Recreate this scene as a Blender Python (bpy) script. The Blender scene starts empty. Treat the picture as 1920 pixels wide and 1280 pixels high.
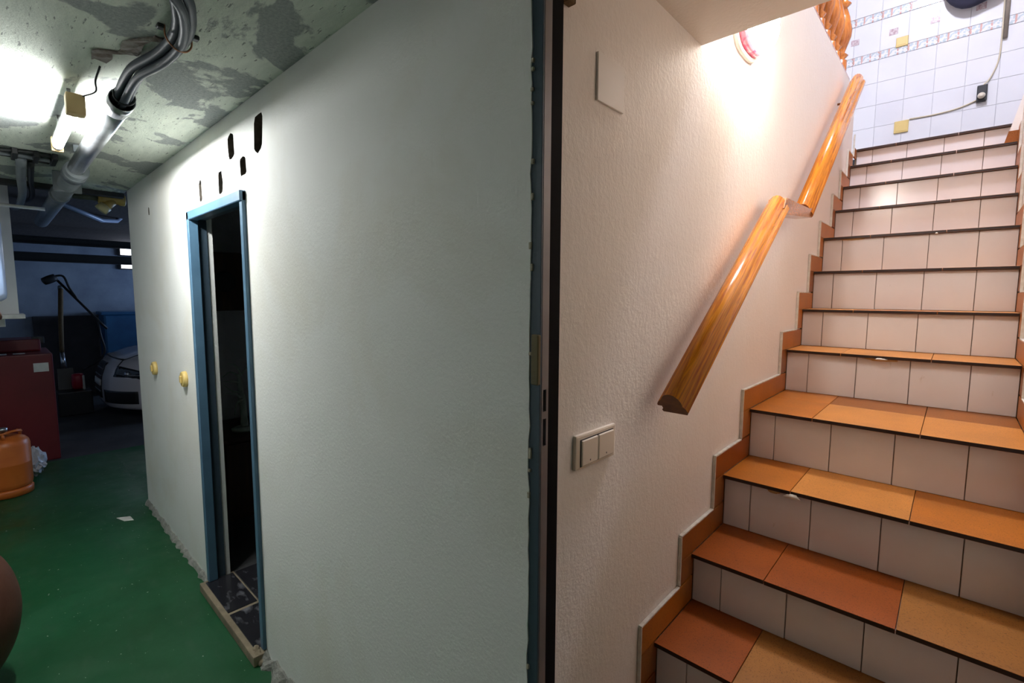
import bpy, bmesh, math, random
from mathutils import Vector, Matrix
random.seed(7)
S = bpy.context.scene
COL = S.collection

# ------------------------------------------------------------------ camera
F_PX, YAW, PITCH, ROLL = 897.85, math.radians(42.71), math.radians(5.4), math.radians(.221)
cam_d = bpy.data.cameras.new('camera'); cam = bpy.data.objects.new('camera', cam_d); COL.objects.link(cam)
cam_d.sensor_width = 36; cam_d.lens = F_PX/1920*36; cam_d.clip_start = .02; cam_d.clip_end = 60
_f = Vector((-math.sin(YAW)*math.cos(PITCH), math.cos(YAW)*math.cos(PITCH), -math.sin(PITCH)))
_r = Vector((math.cos(YAW), math.sin(YAW), 0)); _u = _r.cross(_f)
r2 = _r*math.cos(ROLL)+_u*math.sin(ROLL); u2 = -_r*math.sin(ROLL)+_u*math.cos(ROLL)
m = Matrix((r2, u2, -_f)).transposed().to_4x4(); m.translation = (0, 0, 1.588); cam.matrix_world = m
S.camera = cam

# ------------------------------------------------------------------ world, exposure, big lights
S.view_settings.view_transform = 'Standard'; S.view_settings.look = 'None'
S.view_settings.gamma = 1; S.view_settings.use_curve_mapping = False
S.view_settings.exposure = 1.0
S.cycles.caustics_reflective = False; S.cycles.caustics_refractive = False
w = bpy.data.worlds.new('world'); S.world = w; w.use_nodes = True
bgn = w.node_tree.nodes['Background']; bgn.inputs[0].default_value = (.30, .45, .8, 1); bgn.inputs[1].default_value = .03
TUBE_POWER = 165.0      # emission of the fluorescent tube
SCONCE_POWER = 64.0    # emission of the stair wall lamp
HALL_FILL_POWER = 64.0      # emission of the unseen fill lamp added in the upper hall
def area(name, loc, rot, sx, sy, power, col):
    d = bpy.data.lights.new(name, 'AREA'); d.shape = 'RECTANGLE'; d.size = sx; d.size_y = sy; d.energy = power; d.color = col
    o = bpy.data.objects.new(name, d); COL.objects.link(o); o.location = loc; o.rotation_euler = rot
    return o
# daylight through the open garage door, round the corner behind the partition
area('garage_door_daylight', (-8.2, 4.8, 1.2), (math.radians(-90), 0, 0), 3.0, 2.0, 75, (.42, .62, 1.0))

# ------------------------------------------------------------------ node helpers
def newmat(name):
    mt = bpy.data.materials.new(name); mt.use_nodes = True
    nt = mt.node_tree; b = nt.nodes['Principled BSDF']
    return mt, nt, b
def coords(nt, stretch=(1, 1, 1), rnd=False):
    tc = nt.nodes.new('ShaderNodeTexCoord'); out = tc.outputs['Object']
    if rnd:
        oi = nt.nodes.new('ShaderNodeObjectInfo'); mul = nt.nodes.new('ShaderNodeMath'); mul.operation = 'MULTIPLY'; mul.inputs[1].default_value = 37
        nt.links.new(oi.outputs['Random'], mul.inputs[0])
        ad = nt.nodes.new('ShaderNodeVectorMath'); ad.operation = 'ADD'
        nt.links.new(out, ad.inputs[0]); nt.links.new(mul.outputs[0], ad.inputs[1]); out = ad.outputs[0]
    mp = nt.nodes.new('ShaderNodeMapping'); mp.inputs['Scale'].default_value = stretch
    nt.links.new(out, mp.inputs[0]); return mp.outputs[0]
def noise(nt, vec, scale, detail=4, rough=.55, dist=0):
    n = nt.nodes.new('ShaderNodeTexNoise'); n.inputs['Scale'].default_value = scale; n.inputs['Detail'].default_value = detail
    n.inputs['Roughness'].default_value = rough; n.inputs['Distortion'].default_value = dist
    nt.links.new(vec, n.inputs['Vector']); return n.outputs['Fac']
def ramp(nt, fac, a, b, ca=(0, 0, 0, 1), cb=(1, 1, 1, 1)):
    r = nt.nodes.new('ShaderNodeValToRGB'); e = r.color_ramp.elements
    e[0].position = a; e[0].color = ca; e[1].position = b; e[1].color = cb
    nt.links.new(fac, r.inputs[0]); return r.outputs[0]
def mix(nt, fac, a, b):
    n = nt.nodes.new('ShaderNodeMixRGB')
    for i, v in ((0, fac), (1, a), (2, b)):
        if isinstance(v, (tuple, list)): n.inputs[i].default_value = (*v[:3], 1)
        elif isinstance(v, (int, float)): n.inputs[i].default_value = v if i == 0 else (v, v, v, 1)
        else: nt.links.new(v, n.inputs[i])
    return n.outputs[0]
def bump(nt, b, h, strength, dist=.01):
    n = nt.nodes.new('ShaderNodeBump'); n.inputs['Strength'].default_value = strength; n.inputs['Distance'].default_value = dist
    nt.links.new(h, n.inputs['Height']); nt.links.new(n.outputs[0], b.inputs['Normal'])
def M(name, c1, c2=None, scale=5, detail=4, stretch=(1, 1, 1), rough=.6, bmp=0, bscale=60, bstretch=(1, 1, 1), bdist=.004, metal=0, coat=0, lo=.35, hi=.65, rnd=False, spec=.5):
    mt, nt, b = newmat(name)
    b.inputs['Roughness'].default_value = rough; b.inputs['Metallic'].default_value = metal
    b.inputs['Coat Weight'].default_value = coat; b.inputs['Coat Roughness'].default_value = .08
    b.inputs['Specular IOR Level'].default_value = spec
    if c2 is None: c2 = tuple(x*.88 for x in c1)
    f = noise(nt, coords(nt, stretch, rnd), scale, detail)
    nt.links.new(ramp(nt, f, lo, hi, (*c1, 1), (*c2, 1)), b.inputs['Base Color'])
    if bmp: bump(nt, b, noise(nt, coords(nt, bstretch, rnd), bscale, 3), bmp, bdist)
    return mt
def EM(name, col, strength):
    mt, nt, b = newmat(name); b.inputs['Base Color'].default_value = (*col, 1)
    b.inputs['Emission Color'].default_value = (*col, 1); b.inputs['Emission Strength'].default_value = strength
    return mt

# ------------------------------------------------------------------ materials
def wall_paint(name, c, cstain, c3, bs=(70, 70, 14), bstr=.35, amt=.35):
    mt, nt, b = newmat(name); v = coords(nt)
    s1 = ramp(nt, noise(nt, v, 1.6, 6, .6, .5), .48, .75); s2 = ramp(nt, noise(nt, coords(nt, (9, 9, 2.2)), 3, 5, .7), .66, .8)
    a = nt.nodes.new('ShaderNodeMath'); a.operation = 'MULTIPLY'; a.inputs[1].default_value = amt; nt.links.new(s1, a.inputs[0])
    a2 = nt.nodes.new('ShaderNodeMath'); a2.operation = 'MULTIPLY'; a2.inputs[1].default_value = .30; nt.links.new(s2, a2.inputs[0])
    nt.links.new(mix(nt, a2.outputs[0], mix(nt, a.outputs[0], c, cstain), c3), b.inputs['Base Color'])
    b.inputs['Roughness'].default_value = .72
    n1 = noise(nt, coords(nt, bs), 1.3, 5, .65); n2 = noise(nt, v, 90, 3, .6)
    ad = nt.nodes.new('ShaderNodeMath'); ad.operation = 'ADD'; nt.links.new(n1, ad.inputs[0]); nt.links.new(n2, ad.inputs[1])
    bump(nt, b, ad.outputs[0], bstr, .006)
    return mt
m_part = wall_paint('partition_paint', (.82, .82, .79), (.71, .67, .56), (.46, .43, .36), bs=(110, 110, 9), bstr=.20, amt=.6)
m_plas = wall_paint('stair_plaster', (.80, .745, .685), (.74, .66, .58), (.60, .51, .43), bs=(30, 30, 14), bstr=.22)
m_soff = wall_paint('soffit_plaster', (.80, .76, .70), (.74, .69, .62), (.62, .55, .48), bs=(20, 20, 20), bstr=.25)
m_white = M('plain_white_paint', (.75, .75, .73), (.68, .68, .66), 3, rough=.7, bmp=.15)
m_blue_wall = M('garage_far_paint', (.38, .43, .50), (.26, .30, .37), 2.5, 5, rough=.8, bmp=.2)
# garage ceiling: pale flaking paint over rough grey render
mt, nt, b = newmat('ceiling_flaking_paint'); v = coords(nt)
big = ramp(nt, noise(nt, coords(nt, (1, 1.25, 1)), 2.3, 7, .56, .35), .515, .535)
grain = noise(nt, v, 95, 3, .7); streak = ramp(nt, noise(nt, coords(nt, (2, 9, 2)), 3, 6, .7), .4, .75)
pale = mix(nt, streak, (.74, .79, .69), (.58, .63, .55))
pale = mix(nt, ramp(nt, noise(nt, coords(nt, (5, 26, 5)), 3.2, 4, .6), .62, .67), pale, (.26, .28, .25))
dark = mix(nt, ramp(nt, grain, .3, .7), (.26, .285, .275), (.42, .445, .425))
col = mix(nt, big, pale, dark)
col = mix(nt, ramp(nt, noise(nt, v, 7.5, 5, .6, .6), .74, .76), col, (.12, .10, .08))
nt.links.new(col, b.inputs['Base Color']); b.inputs['Roughness'].default_value = .85
h = mix(nt, big, .55, 0.0); hh = mix(nt, .5, h, grain); bump(nt, b, hh, .55, .012); m_ceil = mt
# green painted floor, scuffed and dusty
mt, nt, b = newmat('green_floor_paint'); v = coords(nt)
g = mix(nt, ramp(nt, noise(nt, v, 1.3, 6, .6, .4), .35, .7), (.004, .060, .015), (.010, .092, .034))
g = mix(nt, ramp(nt, noise(nt, coords(nt, (3, 8, 1)), 2.2, 5, .65), .55, .85), g, (.030, .090, .044))
g = mix(nt, ramp(nt, noise(nt, coords(nt, (6, 9, 1)), 5.2, 2, .5), .77, .785), g, (.42, .46, .40))
g = mix(nt, ramp(nt, noise(nt, coords(nt, (14, 20, 1)), 3.1, 1, .5), .775, .79), g, (.40, .44, .38))
nt.links.new(g, b.inputs['Base Color'])
nt.links.new(ramp(nt, noise(nt, v, 5, 5), .3, .7, (.36, .36, .36, 1), (.58, .58, .58, 1)), b.inputs['Roughness'])
bump(nt, b, noise(nt, v, 25, 4), .12, .006); m_floor = mt
m_conc = M('dark_concrete', (.06, .06, .062), (.035, .035, .037), 3, 6, rough=.8, bmp=.3)
m_mortar = M('grey_mortar', (.30, .30, .27), (.20, .20, .18), 14, 6, rough=.95, bmp=.9, bscale=45, bdist=.012)
m_steel = M('blue_frame_paint', (.10, .20, .30), (.075, .155, .24), 5, rough=.42, bmp=.08, bscale=30)
m_steel2 = M('stair_frame_blue_and_rebate_shade', (.055, .085, .115), (.035, .06, .085), 4, stretch=(3, 3, .7), rough=.45, bmp=.15, bscale=40)
m_jamb = M('bare_steel_jamb', (.24, .23, .235), (.18, .17, .175), 4, rough=.45, metal=.4)
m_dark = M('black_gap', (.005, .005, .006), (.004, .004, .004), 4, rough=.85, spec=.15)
m_keep = M('olive_wood_block', (.19, .15, .075), (.12, .10, .05), 18, stretch=(1, 1, .2), rough=.75, bmp=.4)
m_brick = M('raw_brick_cavity', (.06, .05, .04), (.14, .115, .09), 30, 5, rough=.95, bmp=.8)
m_edge = M('raw_plaster_edge', (.50, .47, .38), (.36, .30, .20), 22, 4, rough=.95, bmp=.9, bscale=80)
# tiles
def terra(name, c):
    mt, nt, b = newmat(name); v = coords(nt, rnd=True)
    sp = ramp(nt, noise(nt, v, 260, 2, .7), .56, .7)
    base = mix(nt, ramp(nt, noise(nt, v, 6, 4), .3, .75), c, tuple(x*.74 for x in c))
    nt.links.new(mix(nt, sp, base, tuple(x*.38 for x in c)), b.inputs['Base Color'])
    b.inputs['Roughness'].default_value = .40; b.inputs['Specular IOR Level'].default_value = .32
    bump(nt, b, noise(nt, v, 120, 3), .06, .002); return mt
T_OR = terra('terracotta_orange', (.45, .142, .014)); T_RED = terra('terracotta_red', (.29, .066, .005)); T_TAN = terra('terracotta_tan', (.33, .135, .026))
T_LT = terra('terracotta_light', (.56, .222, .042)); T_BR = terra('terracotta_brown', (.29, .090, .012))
m_nose = M('tile_edge_brown', (.022, .010, .007), (.015, .007, .005), 12, rough=.45)
mt, nt, b = newmat('white_glazed_riser'); v = coords(nt, rnd=True)
cc = mix(nt, ramp(nt, noise(nt, v, 4, 4), .3, .7), (.78, .765, .77), (.73, .71, .71))
cc = mix(nt, ramp(nt, noise(nt, coords(nt, (6, 6, 2), True), 4, 4, .7), .68, .8), cc, (.52, .45, .37))
nt.links.new(cc, b.inputs['Base Color']); b.inputs['Roughness'].default_value = .20
bump(nt, b, noise(nt, v, 9, 2), .05, .006); m_riser = mt
m_grout = M('riser_grout', (.30, .25, .20), (.20, .16, .13), 20, rough=.9)
m_wtile = M('white_wall_tile', (.78, .78, .80), (.74, .74, .77), 3, rough=.14, rnd=True)
m_wgrout = M('wall_grout', (.68, .68, .71), (.62, .62, .65), 20, rough=.9)
m_bead = M('white_grout_bead', (.70, .66, .58), (.55, .50, .42), 30, rough=.9, bmp=.6)
# wood
def wood(name, ca, cb, stretch, rough=.14, coat=.6):
    mt, nt, b = newmat(name)
    f = noise(nt, coords(nt, stretch), 3.2, 6, .6, 1.6); f2 = noise(nt, coords(nt, tuple(s*3 for s in stretch)), 6, 3, .6)
    c = mix(nt, ramp(nt, f, .42, .60), ca, cb); c = mix(nt, ramp(nt, f2, .45, .75), c, tuple(x*.72 for x in ca))
    nt.links.new(c, b.inputs['Base Color']); b.inputs['Roughness'].default_value = rough + .12
    b.inputs['Coat Weight'].default_value = coat; b.inputs['Coat Roughness'].default_value = rough
    return mt
m_rail = wood('varnished_pine_rail', (.82, .30, .006), (.44, .10, .002), (20, .8, 20), coat=.35)
m_rail_x = wood('varnished_pine_block', (.50, .19, .05), (.36, .11, .02), (4, 20, 20))
m_endg = M('pine_end_grain', (.22, .075, .012), (.13, .04, .008), 30, stretch=(1, 1, 1), rough=.4)
m_balu = wood('varnished_baluster', (.60, .20, .03), (.42, .11, .01), (14, 14, 2))
m_plastic = M('cream_switch_plastic', (.72, .64, .52), (.69, .61, .49), 6, rough=.32)
m_yel = M('yellowed_plastic', (.74, .55, .20), (.66, .48, .16), 6, rough=.45)
m_galv = M('galvanised_duct', (.62, .64, .66), (.45, .47, .49), 7, rough=.28, metal=.95, bmp=.12, bscale=12)
m_pvc = M('grey_pvc', (.20, .23, .25), (.15, .17, .19), 5, rough=.45)
m_cond = M('dark_conduit', (.085, .10, .125), (.055, .068, .085), 6, rough=.48, spec=.3)
m_black = M('black_rubber', (.016, .017, .019), (.010, .011, .012), 8, rough=.5)
m_copper = M('copper_strap', (.55, .28, .16), (.45, .2, .11), 9, rough=.4, metal=.7)
m_red = M('dark_red_enamel', (.155, .008, .013), (.12, .006, .010), 4, rough=.42)
m_orange = M('orange_bottle_paint', (.60, .155, .025), (.50, .115, .018), 5, rough=.38, bmp=.1)
m_bag = M('white_plastic_bag', (.62, .62, .66), (.50, .50, .55), 8, rough=.4)
m_car = M('white_car_paint', (.68, .66, .68), (.66, .64, .66), 2, rough=.25, coat=.8)
m_carblk = M('car_black_plastic', (.012, .012, .014), (.009, .009, .010), 6, rough=.4)
m_glass = M('dark_glass', (.02, .025, .03), (.015, .02, .025), 3, rough=.08, spec=.8)
m_bluep = M('blue_plastic', (.02, .13, .28), (.012, .085, .20), 3, rough=.4)
m_brown = M('dark_brown_veneer', (.075, .030, .014), (.05, .02, .010), 4, stretch=(8, 8, 1), rough=.5)
m_plant = M('pale_dry_stem', (.62, .70, .58), (.46, .54, .44), 14, rough=.8)
m_slate = M('black_marbled_tile', (.018, .018, .022), (.17, .17, .19), 7, 7, (1, 2.2, 1), rough=.22, lo=.56, hi=.72, rnd=True)
m_sill = M('beige_concrete_sill', (.29, .235, .155), (.19, .15, .10), 12, 6, rough=.9, bmp=.6)
m_stand_in = M('reddish_brown_stand_in', (.105, .034, .017), (.08, .024, .012), 9, rough=.6, bmp=.25)
m_navy = M('dark_navy_cloth', (.028, .028, .055), (.02, .02, .042), 12, rough=.85, bmp=.3)
m_wood_old = M('old_wood', (.14, .085, .03), (.09, .055, .02), 5, stretch=(20, 20, 2), rough=.75)
m_ceil_far = M('dark_brown_boards', (.085, .068, .060), (.06, .048, .042), 5, stretch=(1, 8, 1), rough=.85)
m_sticker = M('paper_label', (.70, .70, .66), (.6, .6, .56), 20, rough=.8)
m_pink = M('rose_glass', (.72, .10, .20), (.85, .30, .38), 26, 3, rough=.2, lo=.45, hi=.55)

# ------------------------------------------------------------------ mesh helpers
ORG = {}
def link(o, origin, parent=None):
    COL.objects.link(o); origin = Vector(origin); ORG[o.name] = origin
    if parent is None: o.location = origin
    else: o.parent = parent; o.location = origin-ORG[parent.name]
    return o
def tag(o, label=None, cat=None, group=None, kind=None):
    if label: o['label'] = label
    if cat: o['category'] = cat
    if group: o['group'] = group
    if kind: o['kind'] = kind
    return o
def struct(o, label=None): return tag(o, label, kind='structure')
def thing(name, loc, label, cat, group=None):
    o = bpy.data.objects.new(name, None); o.empty_display_size = .05; link(o, loc); return tag(o, label, cat, group)
def mesh(name, verts, faces, mats, parent=None, smooth=False, mi=None, origin=None, weld=False):
    xs, ys, zs = zip(*verts)
    if origin is None: origin = ((min(xs)+max(xs))/2, (min(ys)+max(ys))/2, min(zs))
    og = Vector(origin); me = bpy.data.meshes.new(name)
    me.from_pydata([tuple(Vector(v)-og) for v in verts], [], faces)
    bm = bmesh.new(); bm.from_mesh(me)
    if weld: bmesh.ops.remove_doubles(bm, verts=bm.verts, dist=1e-5)
    bmesh.ops.recalc_face_normals(bm, faces=bm.faces); bm.to_mesh(me); bm.free()
    for mm in (mats if isinstance(mats, (list, tuple)) else [mats]): me.materials.append(mm)
    if mi:
        for p, k in zip(me.polygons, mi): p.material_index = k
    if smooth:
        for p in me.polygons: p.use_smooth = True
    return link(bpy.data.objects.new(name, me), origin, parent)
CACHE = {}
def box(name, x0, x1, y0, y1, z0, z1, mat, parent=None, bev=0, front=None):
    """axis-aligned box; equal boxes share mesh data; front = second material for the face towards -y"""
    sx, sy, sz = round(x1-x0, 4), round(y1-y0, 4), round(z1-z0, 4)
    key = (sx, sy, sz, mat.name, bev, front.name if front else '')
    if key not in CACHE:
        me = bpy.data.meshes.new(name); bm = bmesh.new(); bmesh.ops.create_cube(bm, size=1)
        for vv in bm.verts: vv.co = Vector((vv.co.x*sx, vv.co.y*sy, (vv.co.z+.5)*sz))
        if front:
            for f in bm.faces:
                if f.normal.y < -.9 or f.normal.z < -.9: f.material_index = 1
        if bev: bmesh.ops.bevel(bm, geom=bm.edges[:], offset=bev, segments=2 if bev > .004 else 1, affect='EDGES', profile=.6)
        bm.to_mesh(me); bm.free(); me.materials.append(mat)
        if front: me.materials.append(front)
        CACHE[key] = me
    return link(bpy.data.objects.new(name, CACHE[key]), ((x0+x1)/2, (y0+y1)/2, z0), parent)
def lathe(name, prof, loc, mat, parent=None, n=24, axis='z', smooth=True, mi=None):
    vs, fs = [], []
    for (r, h) in prof:
        for k in range(n):
            a = 2*math.pi*k/n; p = (r*math.cos(a), r*math.sin(a), h)
            if axis == 'x': p = (h, p[0], p[1])
            elif axis == 'y': p = (p[0], h, p[1])
            vs.append(tuple(Vector(p)+Vector(loc)))
    for i in range(len(prof)-1):
        for k in range(n):
            fs.append((i*n+k, i*n+(k+1) % n, (i+1)*n+(k+1) % n, (i+1)*n+k))
    fs.append(tuple(range(n))); fs.append(tuple((len(prof)-1)*n+k for k in range(n)))
    o = mesh(name, vs, fs, mat, parent, False, mi=mi)
    if smooth:
        for p in o.data.polygons:
            if len(p.vertices) == 4: p.use_smooth = True
    return o
def smooth_path(pts, k=6):
    P = [Vector(p) for p in pts]; out = []
    for i in range(len(P)-1):
        a = P[i-1] if i else P[i]*2-P[i+1]; b, c = P[i], P[i+1]; d = P[i+2] if i+2 < len(P) else P[i+1]*2-P[i]
        for j in range(k):
            t = j/k; out.append(.5*((2*b)+(c-a)*t+(2*a-5*b+4*c-d)*t*t+(3*b-a-3*c+d)*t**3))
    out.append(P[-1]); return out
def tube(name, pts, r, mat, parent=None, n=8, sm=0, smooth=True):
    P = smooth_path(pts, sm) if sm else [Vector(p) for p in pts]
    rad = r if isinstance(r, (list, tuple)) else [r]*len(P)
    if len(rad) != len(P): rad = [rad[min(len(rad)-1, int(i/(len(P)-1)*(len(rad)-1)+.5))] for i in range(len(P))]
    vs, fs = [], []; nrm = None
    for i, p in enumerate(P):
        t = (P[min(i+1, len(P)-1)]-P[max(i-1, 0)]).normalized()
        if nrm is None: nrm = t.orthogonal().normalized()
        nrm = (nrm-t*nrm.dot(t)).normalized(); bn = t.cross(nrm)
        for k in range(n):
            a = 2*math.pi*k/n; vs.append(tuple(p+(nrm*math.cos(a)+bn*math.sin(a))*rad[i]))
    for i in range(len(P)-1):
        for k in range(n): fs.append((i*n+k, i*n+(k+1) % n, (i+1)*n+(k+1) % n, (i+1)*n+k))
    fs.append(tuple(range(n))); fs.append(tuple((len(P)-1)*n+k for k in range(n)))
    return mesh(name, vs, fs, mat, parent, smooth)
def ball(name, c, rx, ry, rz, mat, parent=None, nu=20, nv=12, fn=None):
    vs, fs = [], []
    for i in range(nv+1):
        th = math.pi*i/nv
        for k in range(nu):
            a = 2*math.pi*k/nu; d = Vector((math.sin(th)*math.cos(a), math.sin(th)*math.sin(a), math.cos(th)))
            s = fn(d) if fn else 1
            vs.append((c[0]+d.x*rx*s, c[1]+d.y*ry*s, c[2]+d.z*rz*s))
    for i in range(nv):
        for k in range(nu): fs.append((i*nu+k, i*nu+(k+1) % nu, (i+1)*nu+(k+1) % nu, (i+1)*nu+k))
    return mesh(name, vs, fs, mat, parent, True, weld=True)
def prism_x(name, poly, x0, x1, mats, parent=None, mi=None, smooth=False):
    """poly = (y, z) outline extruded along x"""
    n = len(poly); vs = [(x0, y, z) for y, z in poly]+[(x1, y, z) for y, z in poly]
    fs = [tuple(range(n)), tuple(range(n, 2*n))]+[(i, (i+1) % n, n+(i+1) % n, n+i) for i in range(n)]
    return mesh(name, vs, fs, mats, parent, smooth, mi)

# ------------------------------------------------------------------ key planes
X0, Y0 = -.624, .714          # stair wall plane, partition wall plane
XR = .219                     # right stair wall plane
ZC = 2.332                    # garage ceiling
NY = [0, 1.311, 1.577, 1.859, 2.149, 2.702, 2.989, 3.210, 3.425, 3.738, 3.955, 4.176, 4.398]
NZ = [0, .532, .708, .910, 1.117, 1.326, 1.524, 1.736, 1.944, 2.147, 2.332, 2.512, 2.674]
ZL = NZ[12]                   # landing level
YB = 5.5                      # landing back wall

# ================================================================== SETTING
# ---- garage shell
struct(box('floor', -6.25, 1.4, -1.5, Y0+.02, -.1, 0, m_floor), 'scuffed green painted garage floor')
fl2 = struct(box('floor_far', -10.4, -6.25, -1.5, 5.0, -.1, -.001, m_conc), 'dark bare concrete floor beyond the green paint')
struct(box('floor_side', -6.25, -4.45, Y0+.02, 5.0, -.1, -.0005, m_floor), 'green floor strip around the wall corner')
struct(box('ceiling', -4.56, 1.4, -1.5, Y0, ZC, ZC+.14, m_ceil), 'flaking patchy concrete garage ceiling')
struct(box('ceiling_far', -10.4, -4.56, -1.5, 5.0, 2.44, 2.54, m_ceil_far), 'dark brown ceiling of the deeper garage')
struct(box('wall_front', -10.4, 1.5, -1.6, -1.5, -.1, 2.6, m_white), 'garage wall behind the camera')
struct(box('wall_near', 1.4, 1.5, -1.5, Y0+.1, -.1, 2.6, m_white), 'garage end wall at the right of the camera')
struct(box('wall_back', -10.5, -10.4, -1.6, 5.1, -.1, 2.6, m_blue_wall), 'grey-blue far wall of the garage')
# ---- partition with doorway and knocked-through holes
WT = .088
def wall_with_holes(name, outer, holes, y0, y1, mat, label):
    bm = bmesh.new()
    for lp in [outer]+holes:
        vs = [bm.verts.new((x, y0, z)) for x, z in lp]
        for i in range(len(vs)): bm.edges.new((vs[i], vs[(i+1) % len(vs)]))
    bmesh.ops.triangle_fill(bm, use_beauty=True, edges=bm.edges[:], normal=(0, -1, 0))
    ex = bmesh.ops.extrude_face_region(bm, geom=bm.faces[:])
    for g_ in ex['geom']:
        if isinstance(g_, bmesh.types.BMVert): g_.co.y = y1
    bmesh.ops.recalc_face_normals(bm, faces=bm.faces)
    vs = [v_.co.copy() for v_ in bm.verts]; bm.verts.index_update(); fs = [[v_.index for v_ in f.verts] for f in bm.faces]; bm.free()
    o = struct(mesh(name, [tuple(v_) for v_ in vs], fs, [mat, m_brick]), label)
    for p in o.data.polygons:      # broken brick inside the knocked-through holes
        c_ = p.center+o.location
        if abs(p.normal.y) < .5 and any(min(q_[0] for q_ in h_)-.002 < c_.x < max(q_[0] for q_ in h_)+.002 and min(q_[1] for q_ in h_)-.002 < c_.z < max(q_[1] for q_ in h_)+.002 for h_ in holes): p.material_index = 1
    return o
def hole(x, z0, z1, w_, seed, skew=0):
    r = random.Random(seed); zc, hz = (z0+z1)/2, (z1-z0)/2; out = []
    for k in range(12):
        a = 2*math.pi*k/12; c, s = math.cos(a), math.sin(a)
        px = math.copysign(abs(c)**.5, c)*w_/2; pz = math.copysign(abs(s)**.5, s)*hz
        out.append((x+px*(.8+.3*r.random())+skew*pz, zc+pz*(.9+.15*r.random())))
    return out
DL, DR, DT = -2.868, -2.118, 1.99
edge_r = random.Random(3)
redge = [(-.6125+edge_r.uniform(-.0025, .0025), .02+i*(ZC-.04)/70) for i in range(71)]
outer = [(-4.45, 0), (DL, 0), (DL, DT), (DR, DT), (DR, 0), (-.612, 0)]+redge+[(-.612, ZC), (-4.45, ZC)]
holes = [hole(-2.695, 2.03, 2.136, .045, 1), hole(-2.40, 2.027, 2.128, .06, 2), hole(-2.245, 2.15, 2.252, .075, 3), hole(-2.12, 2.062, 2.136, .075, 4), hole(-1.95, 2.12, 2.256, .085, 5, .15), hole(-3.80, 2.09, 2.14, .03, 6)]
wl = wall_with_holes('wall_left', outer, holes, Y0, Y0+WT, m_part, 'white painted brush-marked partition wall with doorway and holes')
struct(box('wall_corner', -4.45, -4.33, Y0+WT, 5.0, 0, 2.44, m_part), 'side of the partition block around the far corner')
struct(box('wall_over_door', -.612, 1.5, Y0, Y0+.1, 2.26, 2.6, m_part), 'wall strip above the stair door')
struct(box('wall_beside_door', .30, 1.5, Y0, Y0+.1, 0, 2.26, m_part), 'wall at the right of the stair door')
# raw concrete skirting strip where the wall meets the floor
def rubble_strip(name, xa, xb, seed, amp):
    r = random.Random(seed); n = int((xb-xa)/.035); vs, fs = [], []
    for i in range(n+1):
        x = xa+(xb-xa)*i/n; d = .014+r.random()*amp; h = .018+r.random()*amp*1.3
        vs += [(x, Y0+.002, 0), (x, Y0-d, 0), (x, Y0-d*.75, h*.5), (x, Y0-d*.25, h), (x, Y0+.002, h)]
    for i in range(n):
        for k in range(5): fs.append((i*5+k, i*5+(k+1) % 5, (i+1)*5+(k+1) % 5, (i+1)*5+k))
    fs += [(0, 1, 2, 3, 4), tuple(n*5+k for k in range(5))]
    return struct(mesh(name, vs, fs, m_mortar))
tag(rubble_strip('baseboard_left', -4.45, -2.90, 11, .016), 'rough grey mortar strip along the partition base')
tag(rubble_strip('baseboard_right', -2.10, -.612, 12, .042), 'crumbling mortar strip right of the threshold')

# ---- store room behind the doorway
struct(box('floor_store', -4.33, -.75, Y0+WT, 3.0, -.1, .04, m_conc), 'dark store room floor')
struct(box('wall_store', -4.33, -.75, 3.0, 3.1, 0, ZC, m_blue_wall), 'rear wall of the dark store room')
struct(box('ceiling_store', -4.33, -.745, Y0+WT, 3.0, ZC+.01, ZL, m_white), 'store room ceiling slab')

# ---- doorway frame (door_1): blue steel profile with jambs and head
d1 = thing('door_1', (-2.493, Y0, .05), None, None); struct(d1, 'blue painted steel frame of the store room doorway')
box('jamb', DL-.012, DL+.022, Y0-.022, Y0+.022, .05, DT+.012, m_steel, d1, .003)
box('rebate', DL, DL+.006, Y0+.022, Y0+.062, .05, DT, m_steel2, d1)  # darker blue puts the shade inside the jamb into its colour
box('jamb', DR-.024, DR+.010, Y0-.014, Y0+.06, .05, DT+.012, m_steel, d1, .003)
box('head', DL-.012, DR+.010, Y0-.022, Y0+.022, DT-.028, DT+.014, m_steel, d1, .003)
box('head', DL, DR, Y0+.022, Y0+.062, DT-.02, DT, m_steel2, d1)  # inner head in the same darker blue, imitating shade

# ---- threshold with black tiles
sl = struct(box('trim_1', -2.885, -2.10, Y0-.058, Y0+WT+.02, 0, .046, m_sill, bev=.006), 'beige concrete threshold with black tiles')
for x0_, x1_ in ((-2.862, -2.500), (-2.478, -2.150)):
    box('tile', x0_, x1_, Y0-.035, Y0+.098, .044, .050, m_slate, sl, .0015)
    box('tile', x0_, x1_, Y0+.112, Y0+.40, .044, .050, m_slate, sl, .0015)
lumps = [(-2.135, .680, .030, .030), (-2.10, .690, .012, .022), (-2.15, .685, .045, .018)]
for i, (x, y, z, r) in enumerate(lumps):
    q = random.Random(50+i); ball('mortar_lump', (x, y, z), r, r*.7, r*.7, m_sill, sl, 10, 7, lambda d: .75+.5*q.random())

# ---- stair walls
struct(prism_x('wall_stair_left', [(.806, 0), (4.27, 0), (4.27, 3.04), (.806, 3.04)], X0-.12, X0, m_plas), 'white textured plaster wall beside the stairs')
struct(box('wall_stair_right', XR, XR+.10, Y0+.1, 4.23, 0, 2.95, m_plas), 'plaster wall on the right of the stairs')
# soffit over the foot of the stairs, its far lower edge chamfered
struct(prism_x('ceiling_stair', [(Y0+.09, 2.354), (1.527, 2.354), (1.545, 2.370), (1.545, ZL), (Y0+.09, ZL)], X0, XR, m_soff), 'flat plaster soffit over the foot of the stairs')
struct(box('wall_soffit_side', XR, 1.8, Y0+.1, 1.545, 2.354, ZL, m_soff), 'floor slab beside the stairwell')
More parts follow.
